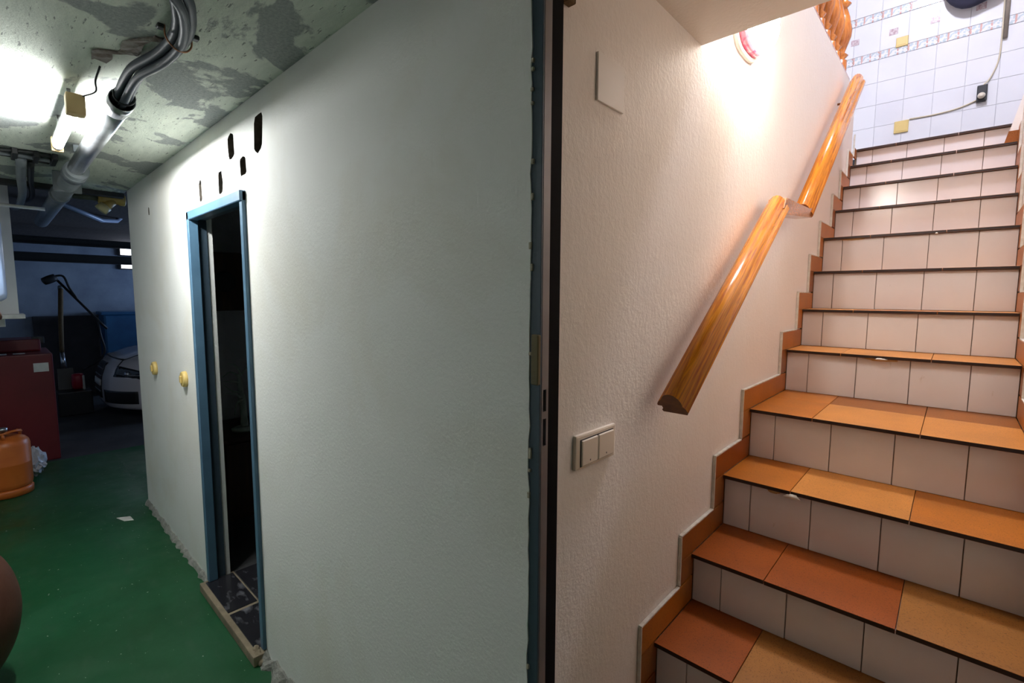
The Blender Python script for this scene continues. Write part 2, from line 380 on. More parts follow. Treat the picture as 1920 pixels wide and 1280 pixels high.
# ---- upper floor
struct(box('floor_landing', X0-.12, 2.2, NY[12]+.26, YB+.3, ZL-.18, ZL-.012, m_conc), 'landing slab at the top of the stairs')
struct(box('floor_hall', -3.2, X0-.12, 3.0, YB+.1, ZL-.18, ZL, m_white), 'upper hall floor behind the balustrade')
struct(box('wall_hall', -3.3, -3.2, .5, YB+.2, ZL-.3, 5.3, m_white), 'far left wall of the upper hall')
struct(box('wall_upper_front', -3.3, 2.2, .5, .6, ZL, 5.3, m_white), 'upper wall over the stair door')
struct(box('wall_upper_right', 2.2, 2.3, .5, YB+.3, ZL-.3, 5.3, m_white), 'upper right wall beyond the landing')
struct(box('ceiling_upper', -3.3, 2.3, .5, YB+.3, 5.2, 5.3, m_white), 'upper hall ceiling')
struct(box('floor_upper', XR+.1, 2.2, Y0+.1, 4.23, ZL-.1, ZL, m_white), 'upper floor at the right of the stairwell')

# ---- tiled landing wall: each tile its own piece
wb = struct(box('wall_landing', -3.2, 2.2, YB, YB+.12, ZL-.3, 5.2, m_wgrout), 'white tiled landing wall with patterned border rows')
PT = .1935; xj0 = -.0635
rows = [(ZL+.002-.05, 2.726), (2.728, 2.919), (2.921, 3.112), (3.114, 3.304), (3.306, 3.497), (3.499, 3.692)]
for z0_, z1_ in rows:
    for k in range(-5, 4):
        box('tile', xj0+k*PT+.001, xj0+(k+1)*PT-.001, YB-.008, YB, z0_, z1_, m_wtile, wb, .0012)
def band_material(name):
    mt, nt, b = newmat(name); v = coords(nt)
    wv = nt.nodes.new('ShaderNodeTexWave'); wv.bands_direction = 'X'; wv.inputs['Scale'].default_value = 5.2; wv.inputs['Distortion'].default_value = 0
    nt.links.new(v, wv.inputs['Vector'])
    c = mix(nt, ramp(nt, noise(nt, v, 48, 2, .5), .50, .58), (.77, .77, .79), (.50, .58, .62))
    red = nt.nodes.new('ShaderNodeMath'); red.operation = 'MULTIPLY'
    nt.links.new(ramp(nt, wv.outputs['Fac'], .86, .95), red.inputs[0]); nt.links.new(ramp(nt, noise(nt, v, 60, 2), .42, .5), red.inputs[1])
    c = mix(nt, red.outputs[0], c, (.62, .36, .31))
    nt.links.new(c, b.inputs['Base Color']); b.inputs['Roughness'].default_value = .15; return mt
m_band = band_material('floral_border_tile')
for z0_, z1_ in ((3.696, 3.760), (4.030, 4.094)):
    for k in range(-5, 4):
        tag(box('border_tile', xj0+k*PT+.001, xj0+(k+1)*PT-.001, YB-.009, YB, z0_, z1_, m_band, wb, .0012), 'narrow floral border tile')
m_motif = M('motif_tile', (.42, .28, .30), (.70, .62, .64), 60, 3, rough=.15, rnd=True)
for k in range(-5, 4):
    cx = xj0+(k+.5)*PT*1.0
    x0_, x1_, z0_, z1_ = xj0+k*PT+.001, xj0+(k+1)*PT-.001, 3.764, 4.026
    box('tile', x0_, x1_, YB-.007, YB, z0_, z1_, m_wtile, wb, .0012)
for xm in (-.83, -.554, -.281, -.006, .27, .545):
    d_ = .030; vs = []
    for yy in (YB-.010, YB-.006):
        vs += [(xm-d_, yy, 3.87), (xm+d_, yy, 3.87), (xm+d_, yy, 3.92), (xm-d_, yy, 3.92)]
    mesh('motif_tile', vs, [(0, 1, 2, 3), (4, 5, 6, 7), (0, 1, 5, 4), (1, 2, 6, 5), (2, 3, 7, 6), (3, 0, 4, 7)], m_motif, wb)
for z0_ in (4.098, 4.2935, 4.489):
    for k in range(-5, 4): box('tile', xj0+k*PT+.001, xj0+(k+1)*PT-.001, YB-.008, YB, z0_, z0_+.1915, m_wtile, wb, .0012)

# ---- stair door frame (door_2) at the corner
d2 = thing('door_2', (-.60, Y0, 0), None, None); struct(d2, 'dark blue steel frame of the stair door')
box('frame_face', -.632, -.587, Y0+.003, Y0+.0085, 0, 2.26, m_steel2, d2, .001)
jb = []
sl_z = [(1.290, 1.345), (1.360, 1.404)]
zz = [0, 1.29, 1.345, 1.36, 1.404, 2.26]
for i in range(5):   # bare jamb with two real slots for the lock
    a, b_ = zz[i], zz[i+1]
    if i in (1, 3):
        box('strike_strip', -.600, -.5865, Y0+.0085, Y0+.0125, a, b_, m_jamb, d2); box('strike_strip', -.600, -.5865, Y0+.0225, Y0+.029, a, b_, m_jamb, d2)
    else: box('strike_strip', -.600, -.5865, Y0+.0085, Y0+.029, a, b_, m_jamb, d2)
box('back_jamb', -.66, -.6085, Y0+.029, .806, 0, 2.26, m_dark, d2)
for a, b_ in sl_z: box('slot_back', -.606, -.594, Y0+.0125, Y0+.0225, a, b_, m_dark, d2)
box('keeper_block', -.604, -.5855, Y0-.006, Y0+.004, 1.415, 1.514, m_keep, d2, .002)
flk = random.Random(9)
for k in range(16):
    z_ = .3+flk.random()*1.9; h_ = .006+flk.random()*.018; xx = -.611+flk.uniform(-.002, .004)
    tag(box('plaster_flake', xx-.003, xx+.003, Y0-.0015, Y0+.004, z_, z_+h_, m_edge, d2, .001), None)

# ---- hall balustrade on the parapet
bl = thing('balustrade', (X0-.05, 2.8, 3.04), 'orange varnished wooden balustrade on the parapet above the stairs', 'balustrade')
box('base_rail', X0-.105, X0-.005, 1.7, 4.05, 3.04, 3.068, m_balu, bl, .004)
prof = [(.022, 0), (.026, .01), (.026, .10), (.014, .11), (.030, .13), (.014, .15), (.022, .18), (.038, .24), (.040, .28), (.028, .36), (.013, .42), (.030, .44), (.013, .46), (.018, .50), (.034, .58), (.020, .64), (.013, .67), (.030, .69), (.026, .70), (.026, .80)]
b0 = None
for k in range(13):
    y_ = 1.84+k*.165
    if b0 is None:
        b0 = lathe('baluster', prof, (X0-.055, y_, 3.066), m_balu, bl, 12)
    else:
        c = b0.copy(); COL.objects.link(c); c.parent = bl; c.location = Vector((X0-.055, y_, 3.066))-ORG[bl.name]
lathe('newel', [(r*1.35, h*1.06) for r, h in prof], (X0-.055, 4.0, 3.066), m_balu, bl, 14)
box('top_rail', X0-.10, X0-.01, 1.7, 4.06, 3.866, 3.92, m_balu, bl, .012)

# ================================================================== STAIRCASE
core = [(NY[1]-.8, 0)]
ys = {k: NY[k] for k in range(1, 13)}; zs = {k: NZ[k] for k in range(1, 13)}
ys[0], zs[0] = 1.045, .334; ys[-1], zs[-1] = .835, .145
KS = list(range(-1, 13))
poly = [(ys[-1]+.032, 0)]
for i, k in enumerate(KS):
    poly.append((ys[k]+.032, zs[k]-.016))
    nxt = ys[k+1]+.032 if k < 12 else NY[12]+.28
    poly.append((nxt, zs[k]-.016))
poly += [(NY[12]+.28, 0)]
st = prism_x('staircase', poly, X0+.0008, XR-.0008, m_grout)
tag(st, 'steep staircase with white tiled risers and terracotta treads', 'staircase')
RJ = [X0+.012, -.517, -.322, -.128, .065, XR-.012]
TJ = [X0+.012, -.383, -.060, XR-.012]
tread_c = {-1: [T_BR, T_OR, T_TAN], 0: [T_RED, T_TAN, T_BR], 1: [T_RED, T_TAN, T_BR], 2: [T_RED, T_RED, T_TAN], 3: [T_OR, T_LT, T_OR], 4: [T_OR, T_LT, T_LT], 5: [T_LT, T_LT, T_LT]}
rr = random.Random(21)
for k in KS:
    zp = zs[k-1] if k > -1 else 0
    for i in range(5):
        x0_, x1_ = RJ[i]+.0013, RJ[i+1]-.0013
        box('riser_tile', x0_, x1_, ys[k]+.022+rr.uniform(-.0008, .0008), ys[k]+.034, zp+.001, zs[k]-.015, m_riser, st, .0012)
    back = ys[k+1]+.03 if k < 12 else NY[12]+.30
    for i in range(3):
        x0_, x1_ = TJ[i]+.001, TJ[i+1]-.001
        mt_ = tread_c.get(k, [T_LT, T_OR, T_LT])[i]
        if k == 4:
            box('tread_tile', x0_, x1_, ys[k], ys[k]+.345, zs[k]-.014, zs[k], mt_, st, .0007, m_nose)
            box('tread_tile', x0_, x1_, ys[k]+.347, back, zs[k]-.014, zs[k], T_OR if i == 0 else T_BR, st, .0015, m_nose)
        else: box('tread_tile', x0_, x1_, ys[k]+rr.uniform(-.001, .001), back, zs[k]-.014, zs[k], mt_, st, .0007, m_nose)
    # stepped skirting on both walls
    nf = ys[k+1]+.021 if k < 12 else NY[12]-.08+.02
    hz = .088
    for side in (0, 1):
        xa, xb = (X0+.0008, X0+.0115) if side == 0 else (XR-.0115, XR-.0008)
        yend = 4.23 if side else 4.27
        sk = [T_OR, T_BR, T_RED][(k+2) % 3] if k < 4 else T_OR
        if k < 12:
            box('skirting_tile', xa, xb, ys[k]-.079, min(nf-.001, yend), zs[k]+.001, zs[k]+hz, sk, st, .001)
            box('grout_bead', xa if side == 0 else xa-.001, xb+.001 if side == 0 else xb, ys[k]-.083, min(nf-.105, yend), zs[k]+hz, zs[k]+hz+.006, m_bead, st, .001)
        box('skirting_tile', xa, xb, ys[k]-.079, ys[k]+.021, (zs[k-1] if k > -1 else 0)+hz*(k > -1)+.007, zs[k]-.001, T_BR if k % 2 else sk, st, .001)
        box('grout_bead', xa if side == 0 else xa-.001, xb+.001 if side == 0 else xb, ys[k]-.084, ys[k]-.079, (zs[k-1]+hz if k > -1 else 0)+.006, zs[k]+hz, m_bead, st, .001)
# chipped nosings patched with pale filler
def chip(x, k, w_, h_, mt_, seed, dy=0):
    q = random.Random(seed); ball('filler_chip', (x, ys[k]+dy, zs[k]-.010-h_/2), w_/2, .006, h_/2, mt_, st, 10, 6, lambda d: .7+.5*q.random())
m_chip = M('pale_filler', (.78, .74, .66), (.62, .56, .46), 20, rough=.9); m_chip2 = M('glue_stain', (.50, .33, .12), (.60, .45, .25), 20, rough=.8)
chip(-.378, 3, .055, .018, m_chip, 1); chip(-.44, 3, .045, .020, m_chip2, 2, .021)
chip(-.235, 5, .12, .016, m_chip2, 3, .020); chip(-.23, 5, .05, .010, m_chip, 4); chip(-.10, 8, .012, .010, m_chip, 5)
chip(-.47, 8, .12, .012, m_chip2, 6, .02)

# ================================================================== STAIR OBJECTS
# ---- handrail: two sloping lengths joined by a level block
RX = X0+.072
RP = [(-.040, -.006), (-.036, .002), (-.026, .012), (-.018, .026), (-.008, .034), (.004, .037), (.016, .034), (.026, .024), (.032, .010), (.033, -.004), (.040, -.012), (.044, -.026), (.040, -.034), (-.028, -.034), (-.031, -.028), (-.026, -.020), (-.028, -.012), (-.040, -.012)]
def rail(name, y0, z0, y1, z1, parent, cut0=True):
    L = math.hypot(y1-y0, z1-z0); n = len(RP); vs = []
    for yy in (0, L): vs += [(x, yy, z) for x, z in RP]
    fs = [(i, (i+1) % n, n+(i+1) % n, n+i) for i in range(n)]+[tuple(range(n)), tuple(range(n, 2*n))]
    mi = [0]*n+[1, 1]
    o = mesh(name, vs, fs, [m_rail, m_endg], None, True, mi, origin=(0, 0, 0))
    for p in o.data.polygons:
        if len(p.vertices) > 4: p.use_smooth = False
    o.parent = parent; o.location = Vector((RX, y0, z0))-ORG[parent.name]; o.rotation_euler = (math.atan2(z1-z0, y1-y0), 0, 0)
    return o
hr = thing('handrail', (X0+.03, 1.25, 1.28), 'orange varnished wooden handrail with a stepped joint on the stair wall', 'handrail')
rail('rail_length', 1.235, 1.297, 2.150, 1.958, hr)
rail('rail_length', 2.575, 1.985, 3.80, 2.955, hr)
prism_x('level_joint', [(2.12, 1.935), (2.17, 1.915), (2.60, 1.955), (2.62, 1.975), (2.60, 1.998), (2.55, 1.99), (2.15, 1.978)], RX-.028, RX+.036, m_rail_x, hr)
for y_, z_ in ((2.38, 1.945), (3.66, 2.815)):
    tube('bracket', [(X0-.002, y_, z_-.03), (X0+.03, y_, z_-.03), (X0+.045, y_, z_-.005)], .007, m_endg, hr, 8)

# ---- wall lamp
wlamp = thing('wall_lamp', (X0, 1.93, 2.40), 'glowing rose and white glass wall lamp under the soffit edge', 'lamp')
LC = (1.905, 2.553)
def sup(r, n=28, p=3.0, ay=1, az=1):
    out = []
    for k in range(n):
        a = 2*math.pi*k/n; c, s = math.cos(a), math.sin(a)
        out.append((math.copysign(abs(c)**(2/p), c)*r*ay, math.copysign(abs(s)**(2/p), s)*r*az))
    return out
def loft_x(name, rings, mat, parent):
    vs, fs = [], []; n = len(rings[0][1])
    for x, rg in rings: vs += [(x, LC[0]+a, LC[1]+b_) for a, b_ in rg]
    for i in range(len(rings)-1):
        for k in range(n): fs.append((i*n+k, i*n+(k+1) % n, (i+1)*n+(k+1) % n, (i+1)*n+k))
    fs += [tuple(range(n)), tuple((len(rings)-1)*n+k for k in range(n))]
    return mesh(name, vs, fs, mat, parent, True)
m_lampglass = EM('lit_opal_glass', (1.0, .91, .83), SCONCE_POWER)
loft_x('base_plate', [(X0, sup(.125, az=.85)), (X0+.012, sup(.125, az=.85)), (X0+.016, sup(.118, az=.85))], m_plas, wlamp)
loft_x('rose_rim', [(X0+.016, sup(.112, az=.85)), (X0+.040, sup(.106, az=.85))], m_pink, wlamp)
loft_x('glass_dome', [(X0+.040, sup(.102, az=.85)), (X0+.065, sup(.098, az=.85)), (X0+.085, sup(.086, az=.85)), (X0+.098, sup(.065, az=.85)), (X0+.102, sup(.03, az=.85))], m_lampglass, wlamp)

# ---- unseen lamp added above the frame to brighten landing and risers
hl = thing('hall_fill_lamp', (-.22, 3.2, 5.2), 'unseen round ceiling lamp added in the upper hall as fill light', 'lamp')
lathe('lamp_base', [(.20, 0), (.20, -.03), (.17, -.04)], (-.22, 3.2, 5.2), m_white, hl)
lathe('lamp_glass', [(.29, -.04), (.295, -.07), (.25, -.12), (.15, -.15), (.03, -.16)], (-.22, 3.2, 5.2), EM('hall_fill_glass', (.82, .83, 1.0), HALL_FILL_POWER), hl)

# ---- switch plate
sw = thing('light_switch', (X0, .966, 1.185), 'cream double rocker light switch on the stair wall', 'switch')
fr = box('switch_frame', X0, X0+.011, .880, 1.052, 1.187, 1.270, m_plastic, sw, .005)
fr.rotation_euler = (math.radians(-.6), 0, 0)
box('switch_well', X0+.010, X0+.0116, .897, 1.040, 1.194, 1.259, m_black, sw)
for a, b_ in ((.8995, .9665), (.970, 1.0375)):
    rk = box('rocker', X0+.0105, X0+.016, a, b_, 1.196, 1.257, m_plastic, sw, .002)
    box('indicator', X0+.0157, X0+.0163, (a+b_)/2-.0015, (a+b_)/2+.0015, 1.2035, 1.2075, m_black, rk)
# ---- blank cover plate
m_cover = M('painted_cover', (.80, .75, .69), (.78, .73, .67), 5, rough=.55)
cp = box('cover_plate', X0+.0005, X0+.006, .949, 1.062, 2.026, 2.130, m_cover, bev=.001)
tag(cp, 'flat square blank cover plate high on the stair wall', 'cover plate')
jbx = box('junction_block', X0, X0+.02, .818, .843, 2.176, 2.25, m_wood_old, bev=.002); tag(jbx, 'small brown block at the top of the stair door frame', 'block')

# ---- post on the right of the top steps
pr = thing('stair_post', (.19, 4.24, NZ[11]), 'slanting beige post with brown tiled foot at the top right of the stairs', 'post')
def lean(name, z0_, z1_, mat, grow=0):
    o_ = lambda z: (z-NZ[11])*.22
    vs = []
    for z in (z0_, z1_):
        for x, y in ((.152-grow, 4.236-grow), (.205, 4.236-grow), (.205, 4.31), (.152-grow, 4.31)): vs.append((x+o_(z), y, z))
    return mesh(name, vs, [(0, 1, 2, 3), (4, 5, 6, 7), (0, 1, 5, 4), (1, 2, 6, 5), (2, 3, 7, 6), (3, 0, 4, 7)], mat, pr)
lean('shaft', NZ[11]+.078, NZ[11]+.75, m_soff); lean('foot', NZ[11]+.002, NZ[11]+.078, T_BR, .003)

# ---- things on the landing wall
def plate(name, x, z, w_, h_, label):
    t_ = thing(name, (x, YB-.008, z-h_/2), label, 'junction box')
    box('cover', x-w_/2, x+w_/2, YB-.022, YB-.008, z-h_/2, z+h_/2, m_yel, t_, .003)
    box('rim', x-w_/2+.012, x+w_/2-.012, YB-.0245, YB-.021, z-h_/2+.012, z+h_/2-.012, m_yel, t_, .001)
plate('junction_box', -.452, 3.072, .098, .100, 'yellowed square junction box low on the tiled landing wall')
plate('junction_box', -.490, 3.790, .083, .078, 'yellowed junction box on the lower floral border')
sk_ = thing('wall_socket', (.04, YB-.008, 3.14), 'dark wall socket with white plug on the landing tiles', 'socket')
box('socket_body', .012, .072, YB-.045, YB-.008, 3.150, 3.275, m_black, sk_, .006)
lathe('plug', [(.022, 0), (.024, -.012), (.018, -.03), (.008, -.036)], (.040, YB-.045, 3.19), m_plastic, sk_, 14, 'y')
m_cable = M('cream_cable', (.62, .55, .40), (.55, .48, .34), 10, rough=.6)
cb = tube('wall_cable', [(-.40, YB-.014, 3.125), (-.25, YB-.013, 3.122), (-.10, YB-.014, 3.135), (.0, YB-.016, 3.165), (.03, YB-.03, 3.18)], .006, m_cable, None, 6, 5); tag(cb, 'thin cream cable between the low junction box and the socket', 'cable')
cb = tube('wall_cable', [(.045, YB-.04, 3.27), (.08, YB-.02, 3.32), (.115, YB-.014, 3.42), (.126, YB-.014, 3.55), (.124, YB-.014, 3.9), (.12, YB-.014, 4.5)], .0055, m_cable, None, 6, 5); tag(cb, 'thin cream cable rising from the socket beside the pipe', 'cable')
cp_ = tube('wall_pipe', [(.145, YB-.02, 3.60), (.145, YB-.02, 4.8)], .014, M('pipe_bronze', (.30, .25, .2), (.22, .18, .15), 6, rough=.4), None, 10); tag(cp_, 'thin brownish vertical pipe on the tiled landing wall', 'pipe')
hb = thing('hanging_bag', (-.04, YB-.07, 3.88), 'dark navy bag hanging high on the tiled landing wall', 'bag')
ball('bag_body', (-.035, YB-.085, 4.07), .20, .075, .19, m_navy, hb, 22, 14, lambda d: 1+.05*math.sin(5*d.x+3*d.z)+.10*max(0, d.x)*max(0, d.z))
tube('strap', [(-.14, YB-.08, 4.2), (-.06, YB-.03, 4.42), (.06, YB-.08, 4.2)], .010, m_navy, hb, 8, 6)
lathe('hook', [(.010, 0), (.010, -.04), (.016, -.045)], (-.045, YB-.008, 4.405), m_jamb, hb, 10, 'y')

# ================================================================== GARAGE OBJECTS
# ---- fluorescent lamp
m_batten = M('grey_batten_enamel', (.30, .32, .31), (.25, .27, .26), 4, rough=.5)
TY, TZ = .240, 2.232
fl = thing('fluorescent_lamp', (-2.6, TY, ZC), 'lit fluorescent tube on the garage ceiling with beige end holders', 'lamp')
box('batten', -2.93, -2.30, TY-.017, TY+.017, TZ+.020, TZ+.036, m_batten, fl, .003)
for x_ in (-2.42, -2.80): lathe('stem', [(.006, TZ+.036), (.006, ZC)], (x_, TY, 0), m_jamb, fl, 8)
lathe('tube', [(.014, -2.905), (.017, -2.90), (.017, -2.345), (.014, -2.34)], (0, TY, TZ), EM('lit_tube', (.97, .99, .98), TUBE_POWER), fl, 16, 'x')
lathe('tube_cap', [(.0175, -2.345), (.0175, -2.31)], (0, TY, TZ), m_jamb, fl, 16, 'x')
lathe('tube_cap', [(.0175, -2.93), (.0175, -2.90)], (0, TY, TZ), m_jamb, fl, 16, 'x')
m_holder = M('beige_lampholder', (.55, .40, .20), (.48, .34, .16), 6, rough=.5)
box('tube_holder', -2.320, -2.270, TY-.024, TY+.028, TZ-.024, TZ+.046, m_holder, fl, .006)
box('tube_holder', -2.95, -2.925, TY-.020, TY+.020, TZ-.022, TZ+.040, m_holder, fl, .006)
tube('supply_wire', [(-2.10, TY+.05, ZC-.004), (-2.17, TY+.045, ZC-.03), (-2.22, TY+.05, ZC-.05), (-2.275, TY+.02, ZC-.06)], .003, m_black, fl, 6, 5)

# ---- galvanised duct with grey drain behind it
DY, DZ = .356, 2.265
du = thing('ventilation_duct', (-2.9, DY, DZ-.055), 'shiny galvanised duct under the garage ceiling beside the lit tube', 'duct')
def ring_tube(name, x0_, x1_, ro, ri, mat, parent, y=DY, z=DZ):
    return lathe(name, [(ri, x0_), (ro, x0_), (ro, x1_), (ri, x1_), (ri, x0_)], (0, y, z), mat, parent, 24, 'x')
def open_tube(name, x0_, x1_, ro, ri, mat, parent):
    n = 24; vs, fs = [], []
    for (r, x) in ((ri, x0_), (ri, x1_), (ro, x1_), (ro, x0_)):
        for k in range(n):
            a = 2*math.pi*k/n; vs.append((x, DY+r*math.cos(a), DZ+r*math.sin(a)))
    for i in range(4):
        j = (i+1) % 4
        for k in range(n): fs.append((i*n+k, i*n+(k+1) % n, j*n+(k+1) % n, j*n+k))
    return mesh(name, vs, fs, mat, parent, True)
open_tube('duct_run', -3.53, -2.20, .036, .0345, m_galv, du)
open_tube('duct_collar', -2.30, -2.185, .039, .036, m_galv, du)
box('strap', -3.3, -3.28, DY-.03, DY+.03, DZ+.034, ZC, m_pvc, du)
dp = thing('drain_pipe', (-4.3, DY, DZ-.06), 'grey plastic drain pipe continuing behind the shiny duct', 'pipe')
lathe('pipe_run', [(.050, -6.3), (.050, -3.53)], (0, DY+.006, DZ-.004), m_pvc, dp, 20, 'x')
lathe('socket_joint', [(.056, -3.72), (.056, -3.60)], (0, DY+.006, DZ-.004), m_pvc, dp, 20, 'x')
lathe('socket_joint', [(.056, -4.55), (.056, -4.44)], (0, DY+.006, DZ-.004), m_pvc, dp, 20, 'x')
box('pipe_strap', -4.05, -4.03, DY-.06, DY+.07, DZ-.056, ZC, m_pvc, dp, .004)

# ---- bundle of dark conduits curving into the duct: three separate hoses
path = [(-2.40, .356, 2.265), (-2.20, .358, 2.270), (-2.07, .362, 2.292), (-1.97, .370, 2.303), (-1.84, .396, 2.303), (-1.74, .408, 2.303), (-1.65, .408, 2.303), (-1.58, .400, 2.303), (-1.515, .386, 2.303), (-1.43, .356, 2.303), (-1.35, .29, 2.303), (-1.27, .17, 2.303)]
def off(p, i, dy, dz):
    a = Vector(path[max(i-1, 0)]); c = Vector(path[min(i+1, len(path)-1)]); t = (c-a).normalized(); s = Vector((0, 0, 1)).cross(t).normalized()
    return tuple(Vector(p)+s*dy+Vector((0, 0, dz)))
for nm, dy, dz, r, lab in (('conduit', .0148, .006, .0135, 'dark grey flexible conduit, wall side of the ceiling bundle'), ('conduit', -.0148, .007, .0125, 'dark grey flexible conduit, left side of the ceiling bundle'), ('conduit', .0, -.0172, .012, 'dark grey flexible conduit, lowest of the ceiling bundle')):
    tag(tube(nm, [off(p, i, dy, dz) for i, p in enumerate(path)], r, m_cond, None, 12, 6), lab, 'conduit', 'conduits curving along the garage ceiling')
cs = thing('conduit_clamp', (-1.66, .402, 2.25), 'copper wire clamp holding the conduit bundle to the ceiling', 'clamp')
tube('clamp_wire', [(-1.66, .375, ZC), (-1.655, .375, 2.30), (-1.66, .395, 2.278), (-1.665, .422, 2.278), (-1.67, .440, 2.30), (-1.67, .440, ZC)], .0025, m_copper, cs, 6, 5)
for y_ in (.366, .450): box('clamp_foot', -1.675, -1.655, y_-.008, y_+.008, ZC-.012, ZC, m_black, cs, .002)
rg = thing('duct_ring', (-2.09, DY, 2.24), 'thin black ring where the conduits enter the duct', 'ring')
vsr = []
tube('ring_wire', [(-2.165, DY+.003+.030*math.cos(a*math.pi/8), DZ+.008+.030*math.sin(a*math.pi/8)) for a in range(17)], .003, m_black, rg, 6)

# ---- bare patch of broken render by the conduits
ck = mesh('render_scar', [(-2.05+.30*t_+.02*math.sin(9*t_), .27+.11*t_+s_*(.018+.014*math.sin(13*t_+s_)), ZC-.002-.006*abs(math.sin(17*t_+2*s_))) for t_ in [i/12 for i in range(13)] for s_ in (-1, 0, 1)],
     [(i*3+k, i*3+k+1, i*3+k+4, i*3+k+3) for i in range(12) for k in range(2)], M('broken_render', (.20, .15, .13), (.36, .33, .31), 30, 5, rough=.95, bmp=1), None)
sm = ck.modifiers.new('solid', 'SOLIDIFY'); sm.thickness = .004
tag(ck, 'reddish scar of broken render beside the ceiling conduits', 'render scar')

# ---- ceiling cables and pipes at the slab edge
for i, (x, z, r, lab) in enumerate(((-3.60, 2.318, .012, 'thin dark cable crossing the ceiling, nearest to the tube'), (-3.66, 2.314, .015, 'middle dark cable crossing the ceiling behind the tube'), (-3.73, 2.316, .012, 'rearmost dark cable crossing the ceiling behind the tube'))):
    rr_ = random.Random(i); tag(tube('ceiling_cable', [(x+rr_.uniform(-.02, .02), -.6+j*.096, z+rr_.uniform(-.006, .004)) for j in range(10)], r, m_pvc if i == 1 else m_black, None, 6, 4), lab, 'cable', 'cables across the ceiling')
for i, y_ in enumerate((-.02, .06, .13, .21, .28)):
    tag(box('cable_clip', -3.75, -3.57, y_-.012, y_+.012, ZC-.032, ZC, m_black, bev=.003), '%s small black clip from the duct on the ceiling cables' % ['fifth', 'fourth', 'third', 'second', 'first'][i], 'clip', 'clips on the ceiling cables')
tag(tube('hanging_pipe', [(-3.70, .155, 2.30), (-4.2, .17, 2.285), (-4.7, .19, 2.27), (-5.6, .20, 2.30), (-6.6, .20, 2.40), (-6.9, .20, 2.45)], .022, m_pvc, None, 10, 4), 'dark grey pipe running back from the ceiling cables, beside the duct', 'pipe')
tag(tube('hanging_pipe', [(-3.75, .195, 2.305), (-4.3, .215, 2.295), (-5.0, .25, 2.30), (-6.0, .265, 2.40), (-6.3, .27, 2.45)], .015, m_black, None, 10, 4), 'thin black pipe next to the grey one left of the duct', 'pipe')
struct(box('trim_2', -4.64, -4.56, -1.5, Y0, 2.30, ZC+.12, m_conc), 'dark slab edge where the near ceiling ends')
tag(tube('cross_pipe', [(-4.70, .44, 2.300), (-4.70, .578, 2.300)], .026, M('olive_pipe', (.10, .11, .07), (.07, .08, .05), 5, rough=.5), None, 12), 'dark olive pipe along the slab edge', 'pipe')
tag(tube('hanging_pipe', [(-6.00, .486, 2.405), (-6.62, .835, 2.36), (-6.9, 1.0, 2.40), (-7.0, 1.05, 2.45)], .022, M('pale_blue_pipe', (.45, .52, .68), (.38, .45, .6), 5, rough=.3), None, 10), 'pale slanting pipe under the dark far ceiling', 'pipe')
tag(tube('cross_pipe', [(-4.80, -.5, 2.20), (-4.80, .30, 2.19)], .012, m_sticker, None, 8), 'thin whitish pipe below the slab edge left of the duct', 'pipe')
wy = thing('pipe_fitting', (-4.70, .66, 2.2), 'yellow ochre plastic wye fitting at the end of the partition', 'pipe fitting')
m_och = M('ochre_pvc', (.62, .42, .12), (.52, .34, .08), 5, rough=.45)
lathe('sleeve', [(.036, .58), (.042, .585), (.042, .62), (.036, .625), (.036, .70), (.042, .705), (.042, .735), (.036, .74)], (-4.70, 0, 2.300), m_och, wy, 18, 'y')
tube('branch', [(-4.70, .67, 2.295), (-4.69, .60, 2.22)], [.034, .034], m_och, wy, 14)
tube('branch_socket', [(-4.69, .622, 2.243), (-4.688, .590, 2.208)], .041, M('pale_ochre_pvc', (.60, .53, .28), (.5, .44, .22), 5, rough=.45), wy, 14)

# ---- sockets on the partition
for x, z, lab in ((-3.885, 1.102, 'yellowed round wall switch farthest along the partition'), (-3.158, 1.117, 'yellowed round wall switch just left of the blue doorway')):
    t_ = thing('wall_switch', (x, Y0, z-.045), lab, 'switch', 'switches on the partition')
    lathe('switch_base', [(.045, 0), (.045, -.014), (.040, -.022)], (x, Y0, z), m_yel, t_, 20, 'y')
    box('rocker', x-.014, x+.014, Y0-.031, Y0-.022, z-.020, z+.020, m_yel, t_, .003)

# ---- store room contents
cbt = thing('low_cabinet', (-3.75, 1.5, .04), 'dark brown cabinet in the store room below the dry plant', 'cabinet')
box('cabinet_body', -4.1, -3.55, .98, 2.2, .04, .60, m_brown, cbt, .004)
box('door_panel', -3.55, -3.535, 1.0, 1.58, .07, .58, m_brown, cbt, .004); box('door_panel', -3.55, -3.535, 1.6, 2.18, .07, .58, m_brown, cbt, .004)
box('cabinet_top', -4.12, -3.52, .96, 2.22, .60, .622, m_brown, cbt, .004)
pl = thing('dry_plant', (-3.7, 1.17, .622), 'pale leafless bonsai-like plant seen through the dark doorway', 'plant')
lathe('plant_base', [(.07, 0), (.075, .02), (.05, .03)], (-3.7, 1.165, .622), m_plant, pl, 16)
tube('trunk', [(-3.70, 1.178, .64), (-3.70, 1.172, .78), (-3.70, 1.166, .84), (-3.70, 1.158, .95), (-3.70, 1.150, 1.03)], [.026, .022, .026, .018, .012], m_plant, pl, 10, 4)
for i, pth in enumerate(([(1.152, 1.02), (1.10, 1.05), (1.05, 1.02)], [(1.155, .97), (1.11, .985), (1.06, .99)], [(1.16, .90), (1.10, .92), (1.05, .97)], [(1.165, .86), (1.11, .90), (1.06, .91)], [(1.16, .86), (1.12, .83), (1.10, .75)], [(1.15, 1.03), (1.19, 1.08), (1.22, 1.12)], [(1.15, 1.03), (1.12, 1.10), (1.07, 1.12)])):
    tube('branch', [(-3.70+.01*i, y_, z_) for y_, z_ in pth], [.008, .006, .003], m_plant, pl, 6, 4)
wc = thing('wall_cupboard', (-3.95, 1.4, 1.48), 'dark cupboard with round fronts hanging in the store room', 'cupboard')
